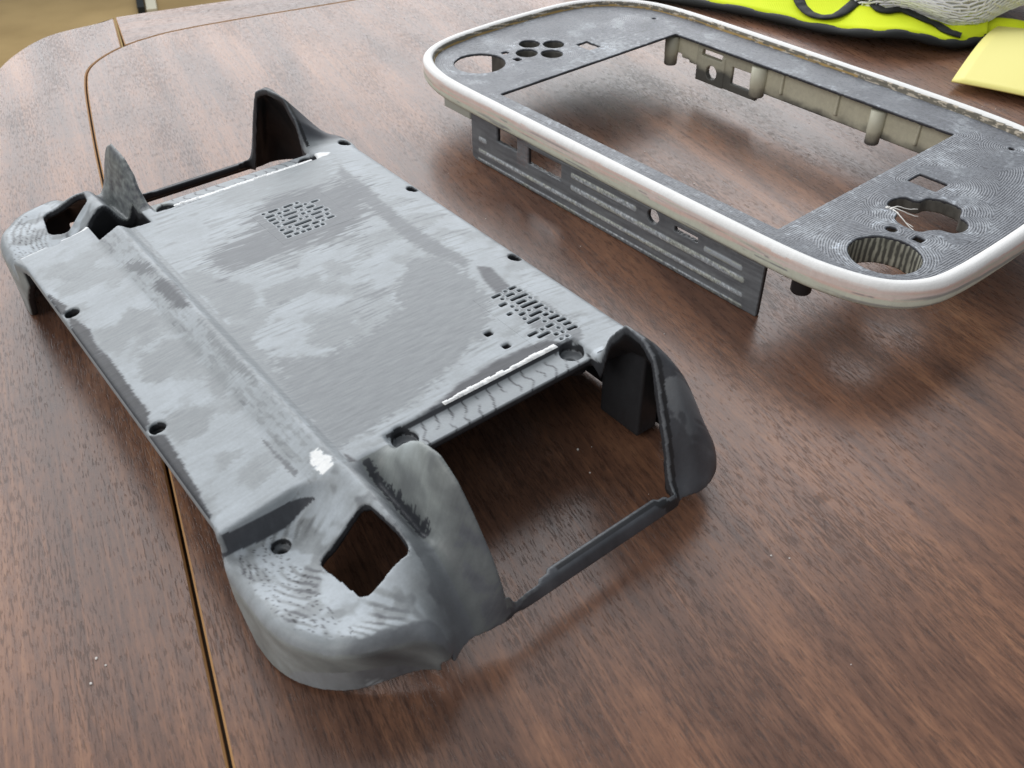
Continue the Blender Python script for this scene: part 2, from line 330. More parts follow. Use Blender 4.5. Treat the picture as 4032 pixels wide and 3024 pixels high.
# ---------------------------------------------------------------- back shell of the console
YB = math.radians(-51.886)
def place(d, e, uc, yaw): 
    u = d + uc; return (u * math.cos(yaw) - e * math.sin(yaw), u * math.sin(yaw) + e * math.cos(yaw))
E0 = 100.0
bx, by = place(0, E0, UC, YB)
back = tag(empty('console_back_shell', (bx, by, 0), YB), 'grey primed back shell lying open side down, with slotted vents and upturned ears', 'console shell')
RX = [0.0, 0.12, 0.28, 0.45, 0.55, 0.75, 0.9, 1.0]
RC = np.array([(0.012, 0.0125, 0.014), (0.028, 0.029, 0.032), (0.082, 0.086, 0.097), (0.19, 0.203, 0.216), (0.285, 0.306, 0.318), (0.47, 0.515, 0.555), (0.74, 0.76, 0.77), (0.88, 0.89, 0.88)])
def tone_rgb(t): return np.stack([np.interp(t, RX, RC[:, k]) for k in range(3)], 1)
REG = [
 (0.45,2.0,2.5,[(-64.7,153.3),(-39.8,151.5),(-11.7,149.3),(5.8,150.1),(21.6,152.2),(25.3,147.5),(10.1,143.2),(-7.2,142.5),(-34.4,145.2),(-58.4,148.2)]),
 (0.31,1.2,0.675,[(26.5,151.4),(29.5,154.8),(43.6,152.4),(48.6,147.5),(44.9,146.3),(34.6,148.1)]),
 (0.22,1.6,0.9,[(75.8,95.0),(74.0,104.0),(71.6,112.0),(70.2,124.0),(70.4,135.0),(71.6,143.5),(75.9,146.0),(76.2,130.0),(76.2,110.0)]),
 (0.42,1.5,2.0,[(73.4,147.9),(72.6,155.8),(78.6,151.5),(76.0,147.2)]),
 (0.42,1.5,2.0,[(43.3,149.6),(44.1,154.5),(60.0,155.8),(73.2,155.3),(76.0,149.4),(71.9,143.7),(61.3,143.9)]),
 (0.36,1.6,2.5,[(-30.4,65.1),(-27.5,67.3),(-20.9,68.7),(-7.4,67.2),(-11.9,64.0),(-20.4,63.9),(-28.6,62.9)]),
 (0.42,1.0,3.0,[(-49.2,62.3),(-41.6,66.8),(-34.5,66.4),(-38.3,62.5),(-45.9,60.9)]),
 (0.5,1.6,3.0,[(3.4,67.0),(14.4,66.6),(24.8,66.9),(33.6,67.9),(37.1,65.9),(26.2,64.2),(11.6,64.8)]),
 (0.15,0.8,0.9,[(-54.4,36.3),(-47.0,37.9),(-41.3,39.0),(-38.5,36.4),(-43.1,35.6)]),
 (0.15,0.8,0.9,[(-36.4,37.6),(-32.3,38.8),(-24.8,40.3),(-16.6,39.1),(-8.8,39.9),(4.0,39.6),(15.3,39.3),(23.7,39.7),(30.3,36.2),(27.9,35.1),(19.2,35.1),(5.0,35.2),(-12.7,35.0),(-25.6,34.9)]),
 (0.15,0.8,0.9,[(32.2,35.7),(35.8,39.5),(43.5,39.0),(52.3,38.3),(61.6,37.6),(70.1,36.4),(72.3,35.0),(66.2,35.1),(52.3,35.0),(40.2,35.0)]),
 (0.525,1.8,2.6,[(-4.7,47.3),(0.3,49.9),(-2.8,54.8),(1.2,60.3),(7.7,62.3),(14.3,59.9),(13.1,54.9),(15.4,47.5),(11.0,43.2),(2.1,45.1)]),
 (0.525,1.8,2.6,[(-23.5,40.4),(-20.8,47.8),(-25.3,53.2),(-19.5,58.8),(-11.7,59.8),(-9.1,54.4),(-11.3,50.0),(-8.9,43.1),(-10.6,39.2)]),
 (0.525,1.8,2.6,[(27.2,43.0),(31.2,50.1),(37.1,54.0),(42.6,47.1),(41.9,39.9),(33.2,40.4)]),
 (0.525,1.8,2.6,[(20.1,58.6),(22.4,62.4),(29.2,62.0),(34.3,58.2),(29.1,55.0)]),
 (0.525,2.0,3.25,[(-31.4,74.2),(-28.3,80.1),(-21.5,81.8),(-11.1,88.2),(-3.3,87.5),(5.3,78.5),(0.8,73.0),(-11.2,73.9),(-22.7,71.3)]),
 (0.525,2.0,3.25,[(-5.6,88.7),(-5.2,101.7),(-2.8,108.9),(5.2,106.1),(4.2,96.6),(3.2,87.4)]),
 (0.525,2.0,3.25,[(19.8,96.1),(24.0,105.1),(32.0,103.5),(36.3,94.5),(32.0,89.2),(27.4,87.1)]),
 (0.525,2.0,3.25,[(-0.3,66.5),(6.6,76.3),(33.9,74.6),(56.3,76.8),(72.2,76.1),(73.0,72.8),(52.5,70.6),(30.2,68.2)]),
 (0.485,2.4,5.2,[(9.5,137.1),(15.2,146.3),(31.1,146.0),(43.3,144.3),(54.5,134.8),(61.4,121.8),(69.1,98.6),(72.2,81.7),(72.3,70.6),(44.9,71.7),(27.3,76.5),(36.7,88.1),(35.7,104.5),(31.0,117.5),(19.4,123.3)]),
 (0.42,3.0,6.0,[(-63.6,118.0),(-60.9,143.9),(-44.8,152.5),(-22.8,140.9),(-18.1,126.7),(-20.3,109.9),(-22.4,93.8),(-23.1,84.2),(-34.9,83.1),(-41.5,103.3)]),
 (0.56,3.0,5.0,[(-82.6,111.7),(-81.0,146.7),(-69.1,152.7),(-54.5,140.2),(-59.2,123.3),(-62.8,102.8)]),
 (0.56,1.5,3.0,[(-55.5,39.6),(-52.9,51.2),(-49.6,60.4),(-41.9,59.9),(-45.0,52.1),(-46.7,42.7),(-48.5,38.4)]),
 (0.4,0.6,1.0,[(55.5,58.2),(73.3,59.6),(73.8,58.2),(64.7,58.0)]),
 (1.0,0.3,1.2,[(70.9,64.5),(71.4,66.2),(74.3,67.1),(77.3,67.5),(80.3,66.4),(81.4,64.9),(80.6,63.3),(78.0,63.3),(74.8,63.0)]),
 (0.97,0.5,1.5,[(-79.6,149.8),(-79.6,152.8),(-78.6,156.3),(-76.1,154.5),(-75.8,148.2)]),
 (0.2,1.0,0.54,[(75.6,71.7),(81.0,73.5),(85.4,76.0),(96.0,76.6),(106.6,76.8),(105.8,76.2),(96.9,74.8),(84.5,74.0),(79.9,70.8)]),
]

VENT1 = [(-49.3,112.5),(-49.3,114.4,118.2),(-49.0,120.3,124.1),(-49.0,125.1,126.4),(-46.4,111.9,115.3),(-46.3,116.6,118.0),(-46.2,119.0,121.5),(-46.1,123.3,126.6),(-46.2,127.8),(-45.9,129.9,132.9),(-43.7,111.8,114.4),(-43.7,116.3,116.9),(-43.5,117.4,122.8),(-43.4,124.6),(-43.4,126.7,129.8),(-40.8,112.0,114.3),(-40.9,116.0),(-40.6,117.8,121.6),(-40.7,123.1,124.6),(-40.5,125.4,126.9),(-40.5,128.0,132.0),(-38.0,112.6),(-38.0,114.3,119.7),(-37.9,121.3),(-37.8,123.7),(-37.8,125.6,129.8),(-37.8,130.9,132.5),(-35.2,111.8,113.4),(-35.3,115.6),(-35.0,117.4,124.1),(-34.8,125.6,128.7),(-35.0,129.8,131.2),(-32.3,111.7,115.3),(-32.4,117.2),(-32.2,118.8,121.5),(-32.2,122.8,125.5),(-32.1,127.1),(-32.1,128.7,131.7),(-29.7,111.5,113.3),(-29.8,114.4,116.2),(-29.6,117.1,118.6),(-29.6,119.3,121.0),(-29.5,122.3,124.1),(-29.6,124.8,126.2)]
VENT2 = [(43.8,151.4,154.2),(44.1,149.6),(46.2,152.8,154.5),(44.3,144.1,147.6),(46.5,148.1,151.3),(46.7,146.3),(49.1,147.8,154.6),(49.3,143.1,146.0),(51.9,146.2),(51.7,148.1,151.9),(51.4,153.8),(54.1,148.0,154.5),(54.5,142.1,144.0),(54.3,146.0),(56.9,144.9,147.3),(56.7,149.0),(56.7,151.0,154.7),(59.3,147.1,152.0),(59.0,153.9),(59.3,145.1),(61.8,144.2,149.1),(64.2,149.0),(61.5,150.8,152.7),(61.4,154.1),(64.0,150.9,155.0),(66.5,152.1,155.5),(66.8,147.4,150.3),(66.8,145.8),(69.0,152.4,155.4),(69.2,150.2),(66.8,140.3,144.0),(69.2,142.1,146.9),(71.7,151.7,155.5),(71.6,149.7),(71.3,146.8,148.3),(74.1,147.2),(74.2,149.5),(58.2,130.7,133.2),(66.4,131.1,133.6)]

def outline(d, e, dm=125.8):
    ad = np.abs(d)
    ad = ad - 1.6 * sstep(-d, 95, 118)
    a = box2(ad, e, -200, 129.8, 64.5, 171, 1.0)
    a = np.maximum(a, np.where((ad > 108) & (e > 149), np.hypot(np.maximum(ad - 108, 0), np.maximum(e - 149, 0)) - 22, -50))
    b_ = box2(ad, e, -200, dm, 33.1 + 2.5 * (1 - sstep(ad, 72, 84)), 90, 26 + (125.8 - dm) * .6)
    c = box2(ad, e, -200, 100, 33.1 + 2.5 * (1 - sstep(ad, 72, 84)), 90, .1)
    b_ = np.where(ad < 91, c, b_)
    return smin(a, b_, 15.0)
def slots2(d, e, V, w):
    r = np.full(np.broadcast(d, e).shape, 50.0)
    for s in V:
        q = circ(d, e, s[0], s[1], w * 0.98) if len(s) == 2 else box2(d, e, s[0] - w, s[0] + w, s[1], s[2], .15)
        r = np.minimum(r, q)
    return r
def paint_back(P, hh, fo, so):
    d, e, z = P[:, 0], P[:, 1], P[:, 2]; ad = np.abs(d); n = len(d)
    s1 = fbm(d * 0.75, e * 0.045, 3, 3); s2 = fbm(d * 2.2, e * 0.14, 5, 3); nb = fbm(d * .075, e * .075, 9, 3); nf = fbm(d * .9, e * .9, 12, 3); nm = fbm(d * .2, e * .13, 21, 4)
    t = 0.635 + (nb - .5) * .13 + (s2 - .5) * .09 + (nf - .5) * .05
    patch = sstep(fbm(d * .07 + (nf - .5) * .25, e * .05 + (s2 - .5) * .2, 61, 3), .52, .60)
    t -= .075 * patch * (ad < 78) * ((e < 62) | ((e > 74) & (d > -30)))
    t -= .10 * sstep(s1, .53, .62) * sstep(nb, .40, .55) * (e > 72) * (ad < 78)
    hmp = (e > 60) & (e < 71) & (ad < 79)
    t = np.where(hmp, t - .07 * sstep(fbm(d * .25, e * .7, 71, 3), .52, .64) - .02, t)
    hl = (e > 69.5) & (e < 73.0) & (ad < 74); t = np.where(hl, np.minimum(t, .55 + (nf - .5) * .2), t)
    for tone, soft, amp, PL in REG:
        PL = np.array(PL); lo = PL.min(0) - 8; hi = PL.max(0) + 8
        k = np.where((d > lo[0]) & (d < hi[0]) & (e > lo[1]) & (e < hi[1]))[0]
        if not len(k): continue
        ds = poly2(d[k], e[k], PL); lin = soft >= 3 and tone < .58 and amp >= 5
        if lin: ns = (s1[k] - .5) * 26 + (s2[k] - .5) * 10
        else: ns = (fbm(d[k] * 1.3, e[k] * .22, 31, 4) - .5) * amp * 1.7 + (fbm(d[k] * .4, e[k] * .4, 37, 3) - .5) * amp * .9
        m = 1 - sstep(ds + ns, -soft * .6, soft * .6)
        if tone > .9: m = m * (1 - .2 * sstep(nf[k], .6, .8))
        t[k] += (tone + (s2[k] - .5) * .12 - t[k]) * m
    hz = ((e > 104) & (e < 138) & (d > -58) & (d < -22)) | ((e > 140) & (e < 158) & (d > 40) & (d < 77))
    sv = np.full(n, 9.0); kk = np.where(hz)[0]
    if len(kk): sv[kk] = slots2(d[kk], e[kk], VENT1 + VENT2, .66)
    t = np.where((sv < .45) & (so > -.5), np.maximum(t, .63), t)  # slot edges toned lighter: light on their inner edges put into the colour
    wf = ((d < 0) & (np.abs(ad - 76.2 + (nf - .5) * 1.0) < .65) & (e > 86 + nb * 6) & (e < 146))
    t = np.where(wf, .97, t)
    t = np.where((d < 0) & (np.abs(ad - 74.3) < .35) & (e > 90) & (e < 100) & (nf > .45), .3, t)
    t = np.where((d < 0) & (e < 62) & (np.abs(d + 82.4) < .9 + nf * .8), .93, t)
    g = (d > 79.5) | ((d > 77.5) & (e < 57)) | (d < -83.2) | ((d < -79.5) & (e > 66))
    psi = np.hypot((ad - 97) * .85, e - 69.5) + .55 * z; ct = np.sin(psi * 2 * np.pi / 2.0 + (fbm(d * .035, e * .035, 85, 2) - .5) * 30 + (fbm(d * .3, e * .3, 86, 2) - .5) * 1.6)
    dark = sstep(ct, -.2, .9) * sstep(fbm(d * .06, e * .06, 87, 3) + (nf - .5) * .12, .44, .60) * sstep(e, 63, 55)
    dish = .71 + (nm - .5) * .16 - .21 * dark + (nf - .5) * .06 - .16 * sstep(fbm(d * .12, e * .12, 81, 3), .5, .62)
    dish = dish - .10 * sstep(e + (nb - .5) * 8, 60, 66)
    spots = sstep(fbm(d * 1.1, e * 1.1, 83, 2), .66, .72) * (e < 48); dish -= .3 * spots
    rimd = sstep(fo + (nm - .5) * 3.5, -3.6, -2.6); dish = dish + (.57 - .17 * sstep(e + .6 * (ad - 110), 40, 62) + (nm - .5) * .2 - dish) * rimd * (z < 31)  # grip rim darkens toward its end: shade away from back-left light, in the colour
    t = np.where(g & (e < 69), dish, t)
    ridg = g & (e >= 69) & (e < 77); t = np.where(ridg, .50 + (nm - .5) * .3, t)
    finm = g & (e >= 74) & (e < 90)
    tf_n = .47 + .17 * sstep(98 - ad + (nm - .5) * 18, -6, 10) * sstep(z, 33, 42) - .12 * sstep(ad, 104, 124) + (fbm(d * .10, z * .12, 91, 3) - .5) * .24 + (s2 - .5) * .06
    tf_f = .40 + (fbm(d * .25, z * .5, 44) - .5) * .42 + (fbm(d * 1.8, e * 1.8, 45) - .5) * .2
    t = np.where(finm, np.where(d > 0, tf_n, tf_f) * sstep(e, 73, 78) + t * (1 - sstep(e, 73, 78)), t)
    tv = g & (np.abs(e - 75.6 + (nf - .5) * 2.5) < 1.2) & (ad > 80) & (ad < 107) & (d > 0); t = np.where(tv, .22, t)
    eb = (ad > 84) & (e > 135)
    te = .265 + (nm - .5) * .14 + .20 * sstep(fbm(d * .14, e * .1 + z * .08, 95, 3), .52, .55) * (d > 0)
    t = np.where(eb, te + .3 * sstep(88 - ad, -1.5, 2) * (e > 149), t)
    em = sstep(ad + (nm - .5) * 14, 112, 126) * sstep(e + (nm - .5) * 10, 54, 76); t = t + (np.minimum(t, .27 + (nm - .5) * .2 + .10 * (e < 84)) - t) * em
    led = (ad > 76.3) & (ad < 86) & (e > 84) & (e < 149.5)
    ln = np.abs(((e + (ad - 78) * .45 + 5 * (fbm(ad * .18, e * .02, 97, 2) - .5)) / 4.4) % 1 - .5) * 4.4
    lm = sstep(fbm(e * .3, d * .1, 99, 2), .35, .5)
    t = np.where(led & (so > -.5), .60 - .36 * lm * (1 - sstep(ln, .16, .40)) + (nf - .5) * .06, t)
    wall = (np.abs(ad - 76.1) < .5) & (e > 84) & (e < 149.5) & (z < 31.6) & (z > 29); t = np.where(wall & (d > 0), .2, t)
    step = (d > 76.9) & (d < 83) & (e < 66) & (z < 27.7) & (z > 21.2) & (d < ip(e, [30, 56, 60, 66], [78.7, 78.7, 80.5, 84])); t = np.where(step, .27 + (nf - .5) * .08, t)
    t = np.where((e < 35.9) & (ad < 84) & (z > 23), .53 + (nf - .5) * .1, t)
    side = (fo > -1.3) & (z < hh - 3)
    ts = np.where(e < 66, .57 - .17 * sstep(e + .6 * (ad - 110), 40, 62) + (fbm(d * .10, z * .12 + e * .1, 51, 3) - .5) * .24, .2 + (nm - .5) * .2)  # grip wall takes the same end shading in its tone
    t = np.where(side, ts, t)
    # opening rim: worn light line, dark groove, then the cut face
    dO = poly2(ad, e, OPEN); rim = (dO < 2.4) & (ad > 86) & ((e > 142) | (e < 84) | (ad > 126))
    t = np.where(rim & (dO < 1.0), np.maximum(t, .36 + (nf - .5) * .2), np.where(rim & (e > 100), .10, t))
    cb = np.minimum(np.minimum(circ(ad, e, 79.3, 146.6, 3.6), circ(ad, e, 79, 88, 3.6)), np.minimum(circ(ad, e, 82.6, 47.7, 2.4), 9)) < 0
    cut = so < -.5; inn = so < -2.0
    t = np.where(cut, np.minimum(t, .17 + (nf - .5) * .08), t); t = np.where(inn & ~cb, .05, t)
    t = np.where(cut & cb & (z > 16), .42 + (nf - .5) * .1, t)
    t = np.where((so < -1.2) & (e > 157.5) & (ad < 99) & (ad > 79), .13, t)
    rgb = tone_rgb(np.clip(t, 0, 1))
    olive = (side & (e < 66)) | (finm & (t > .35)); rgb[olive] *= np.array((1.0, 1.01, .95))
    return rgb
SQN = [(95.2, 65.6), (110.8, 67.2), (111.2, 55.3), (94.2, 53.3)]
SQF = [(-98.2, 65.2), (-110.4, 66.6), (-115.8, 54.0), (-104.0, 52.0), (-98.6, 57)]
TH = 2.7
def shrink(P_, k=.80):
    P_ = np.array(P_); c_ = P_.mean(0); return c_ + (P_ - c_) * k
VBOX = [(-53, -26, 108, 136.5), (41.2, 75.2, 138.5, 158)]
def field_back(d, e, Z, hstep):
    D, E = np.meshgrid(d, e, indexing='ij'); H = blur(heights(D, E), .55 / hstep); wb = sstep(np.abs(D), 104, 113) * sstep(E, 50, 60) * sstep(E, 84, 77); H = H + (blur(H, 3.2 / hstep) - H) * wb
    hx, hy = np.gradient(H, hstep); G = np.sqrt(1 + np.minimum(hx ** 2 + hy ** 2, 12)); fo = outline(D, E); ad = np.abs(D)
    z = Z[None, None, :].astype(np.float32); H3 = H[..., None].astype(np.float32); G3 = G[..., None].astype(np.float32); fo3 = fo[..., None].astype(np.float32)
    kr = np.where((E < 66) & (ad > 84), 5.0, np.where((E < 88) & (ad > 104), 7.0, np.where((E > 140) & (ad < 100), 5.0, np.where(E > 66, 3.0, 1.4)))); kr = blur(kr, 2 / hstep)[..., None].astype(np.float32)
    tp = ((outline(D, E, 122.4) - fo) / 20)[..., None].astype(np.float32)
    F = smax((z - H3) / G3, fo3 + tp * np.clip(20 - z, 0, 20), kr)
    sol = F.copy()
    F = np.maximum(F, -(F + TH))
    def sub(c2, z0=None, z1=None):
        nonlocal F
        c = c2[..., None].astype(np.float32) if c2.ndim == 2 else c2
        if z0 is not None: c = np.maximum(c, z0 - z)
        if z1 is not None: c = np.maximum(c, z - z1)
        F = np.maximum(F, -c)
    def add(c2, z0, z1):
        nonlocal F
        c = np.maximum(np.maximum(c2[..., None].astype(np.float32), z0 - z), z - z1); F = np.minimum(F, np.maximum(c, sol + .05))
    # bosses, posts, notch box
    for sx in (1, -1):
        add(circ(sx * D, E, 79.3, 146.6, 5.0), 25, 31); add(circ(sx * D, E, 79.0, 88.0, 5.0), 25, 31)
        add(box2(sx * D, E, 80.5, 97.5, 158.5, 167), 2.0, 40)
        add(circ(sx * D, E, 82.6, 47.7, 4.2), 8, 22)
    for cx in (-37.6, 31.2): add(circ(D, E, cx, 39.2, 3.7), 19, 28)
    for cx in (-83.6, -33.6, 28.2): add(circ(D, E, cx, 166.2, 4.0), 14, 32)
    add(box2(D, E, -90.2, -68.4, 58.6, 81.0), 19.5, 40)
    # openings
    zb = np.where(E < 64.5, ip(E, [34, 46, 62, 64.5], [0.3, 2.0, 7.0, 8.4]) * sstep(ad, 88, 100) + .3, np.where(ad > 112, 8.8, np.where((ad > 99) & (E > 140), 7.5, 1.5))); F = np.maximum(F, zb[..., None].astype(np.float32) - z)
    nk = np.maximum(np.maximum(62.6 - E, E - 65.6), 124.4 - ad); sub(nk, None, 11.5)
    lipcut = np.maximum((ad - 77.2)[..., None] - np.maximum(0, 19.5 - z) * 0.68, (E - 39.0)[..., None]).astype(np.float32); lipcut = np.maximum(lipcut, z - 25.4); F = np.maximum(F, -lipcut)
    P_open = poly2(ad, E, OPEN); sub(P_open - .2)
    sub(poly2(D, E, shrink(SQN)) - 2.6); sub(poly2(D, E, shrink(SQF)) - 2.6)
    sub(box2(D, E, -88.3, -70.2, 60.5, 79.0), 21.5)
    for sx in (1, -1):
        sub(circ(sx * D, E, 79.3, 146.6, 3.7), 28.0); sub(circ(sx * D, E, 80.1, 145.8, 1.15), 15)
        sub(circ(sx * D, E, 79.0, 88.0, 3.7), 28.0); sub(circ(sx * D, E, 79.0, 88.0, 1.1), 15)
        sub(circ(sx * D, E, 82.6, 47.7, 2.5), 18.0); sub(circ(sx * D, E, 82.6, 47.7, 1.2), 5)
    for cx in (-37.6, 31.2): sub(circ(D, E, cx, 38.9, 2.3), 25.6); sub(circ(D, E, cx, 38.9, 1.2), 10)
    for cx in (-83.6, -33.6, 28.2): sub(circ(D, E, cx, 166.2, 2.5), 24)
    for bx_ in VBOX: sub(box2(D, E, bx_[0] + 1, bx_[1] - 1, bx_[2] + 1, bx_[3] - 1), 20)
    sub(slots2(D, E, VENT2[-2:], 1.0), 20)
    return F, sol, D, E, H, fo
hs = 0.5
X, Y, Z = grid3(-133, 133, 31, 174, -1.5, 54, hs)
F, sol_, D_, E_, H_, fo_ = field_back(X, Y, Z, hs)
P, Q = snets(F, (X[0], Y[0], Z[0]), hs)
def sample(A, P):
    x = (P[:, 0] - X[0]) / hs; y = (P[:, 1] - Y[0]) / hs; i = np.clip(x.astype(int), 0, A.shape[0] - 2); j = np.clip(y.astype(int), 0, A.shape[1] - 2); a = x - i; b2 = y - j
    return A[i, j] * (1 - a) * (1 - b2) + A[i + 1, j] * a * (1 - b2) + A[i, j + 1] * (1 - a) * b2 + A[i + 1, j + 1] * a * b2
_i = np.clip(((P - (X[0], Y[0], Z[0])) / hs).round().astype(int), 0, np.array(sol_.shape) - 1)
_n = (P - (X[0], Y[0], Z[0])) / hs; _b = np.clip(np.floor(_n).astype(int), 0, np.array(sol_.shape) - 2); _f = _n - _b; so = 0
for a_ in (0, 1):
    for b_ in (0, 1):
        for c_ in (0, 1):
            so = so + sol_[_b[:, 0] + a_, _b[:, 1] + b_, _b[:, 2] + c_] * (_f[:, 0] if a_ else 1 - _f[:, 0]) * (_f[:, 1] if b_ else 1 - _f[:, 1]) * (_f[:, 2] if c_ else 1 - _f[:, 2])
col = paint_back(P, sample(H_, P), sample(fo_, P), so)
PL_ = P.copy(); PL_[:, 1] -= E0
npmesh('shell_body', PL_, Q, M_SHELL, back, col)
for bx_, V in zip(VBOX, (VENT1, VENT2[:-2])):
    hv = 0.3
    Xv, Yv, Zv = grid3(bx_[0] - .6, bx_[1] + .6, bx_[2] - .6, bx_[3] + .6, 27.5, 33.5, hv)
    D, E = np.meshgrid(Xv, Yv, indexing='ij'); Hh = heights(D, E) + .02
    z = Zv[None, None, :]; Fv = np.maximum(np.maximum(z - Hh[..., None], Hh[..., None] - 2.2 - z), box2(D, E, *bx_)[..., None])
    Fv = np.maximum(Fv, -slots2(D, E, V, .66)[..., None])
    Pv, Qv = snets(Fv, (Xv[0], Yv[0], Zv[0]), hv)
    cv = paint_back(Pv, heights(Pv[:, 0], Pv[:, 1]), outline(Pv[:, 0], Pv[:, 1]), np.minimum(0, Pv[:, 2] - heights(Pv[:, 0], Pv[:, 1]))); Pv[:, 1] -= E0
    npmesh('vent_grille', Pv, Qv, M_SHELL, back, cv)
# raised white filler along the near ledge and a pink chip on the far ear
bm = bmesh.new(); rr = random.Random(3); e_ = 103.0
M_FILL = mat('white_filler', 0.35, (0.86, 0.87, 0.87))[0]
def bead(bm, e_, e1, dx, hmax, sgn, wsc):
    while e_ < e1:
        w_ = rr.uniform(1.2, 2.6); hgt = rr.uniform(.4, 1.0) * hmax; dd = rr.uniform(.7, 1.3) * wsc
        vs = [bm.verts.new((dx - sgn * x * dd, e_ + y * w_ * 1.15 - E0, 31.9 + zz * hgt)) for x, y, zz in ((0, 0, 0), (0, 1, 0), (2.2, 1, 0), (2.2, 0, 0), (.2, .2, 1), (.3, .8, .9), (1.5, .75, .8), (1.4, .25, 1))]
        for q in ((4, 5, 6, 7), (0, 1, 5, 4), (1, 2, 6, 5), (2, 3, 7, 6), (3, 0, 4, 7)): bm.faces.new([vs[i] for i in q])
        e_ += w_
bead(bm, 103, 142, 76.4, .85, 1, .8)
bm_obj('filler_bead', bm, M_FILL, back, True)
bm = bmesh.new(); bead(bm, 90, 146, -76.4, .45, -1, .5)
bm_obj('filler_bead', bm, M_FILL, back, True)
# ---------------------------------------------------------------- front shell of the console
YF = math.radians(-50.697); UF = -242.0; F0 = 315.0
fx, fy = place(0, F0, UF, YF)
front = tag(empty('console_front_shell', (fx, fy, 0), YF), 'dark front shell with rectangular screen opening, button holes and a worn white rounded rim', 'console shell')
OUT_F = [(-60, 239.3), (0, 239.0), (60, 238.8), (96, 239.3), (112, 241.5), (125, 246), (133.5, 253), (138.8, 263), (140.8, 276), (141.6, 295), (141.6, 320), (140, 345), (135.5, 364), (126, 379), (112, 389), (94, 394.2), (60, 396.2), (0, 396.6), (-60, 396.6), (-96, 394.8), (-114, 390), (-129, 380), (-138.5, 366), (-143.2, 348), (-144.6, 320), (-144.2, 295), (-142.6, 277), (-139, 264), (-132.6, 253.6), (-123, 246.6), (-110, 242), (-94, 239.8)]
def closed_spline(P, n=6):
    P = np.array(P, float); out = []
    for i in range(len(P)):
        a, b, c, d = P[i - 1], P[i], P[(i + 1) % len(P)], P[(i + 2) % len(P)]
        for k in range(n):
            t = k / n; out.append(.5 * ((2 * b) + (c - a) * t + (2 * a - 5 * b + 4 * c - d) * t * t + (3 * b - a - 3 * c + d) * t ** 3))
    return np.array(out)
OUTP = closed_spline(OUT_F)
hf = 0.5
Xf, Yf_, _ = grid3(-148, 146, 235, 400, 0, 1, hf)
DF, EF = np.meshgrid(Xf, Yf_, indexing='ij')
g4 = np.s_[::4]
_c = poly2(DF[g4, g4], EF[g4, g4], OUTP)
def up4(C):
    i = np.arange(DF.shape[0]) / 4; j = np.arange(DF.shape[1]) / 4; i0 = np.minimum(i.astype(int), C.shape[0] - 2); j0 = np.minimum(j.astype(int), C.shape[1] - 2); a = (i - i0)[:, None]; b2 = (j - j0)[None]
    return C[i0][:, j0] * (1 - a) * (1 - b2) + C[i0 + 1][:, j0] * a * (1 - b2) + C[i0][:, j0 + 1] * (1 - a) * b2 + C[i0 + 1][:, j0 + 1] * a * b2
DO = up4(_c)
def sampF(A, P):
    x = (P[:, 0] - Xf[0]) / hf; y = (P[:, 1] - Yf_[0]) / hf; i = np.clip(x.astype(int), 0, A.shape[0] - 2); j = np.clip(y.astype(int), 0, A.shape[1] - 2); a = x - i; b2 = y - j
    return A[i, j] * (1 - a) * (1 - b2) + A[i + 1, j] * a * (1 - b2) + A[i, j + 1] * (1 - a) * b2 + A[i + 1, j + 1] * a * b2
def shiftF(P): Q = P.copy(); Q[:, 1] -= F0; return Q
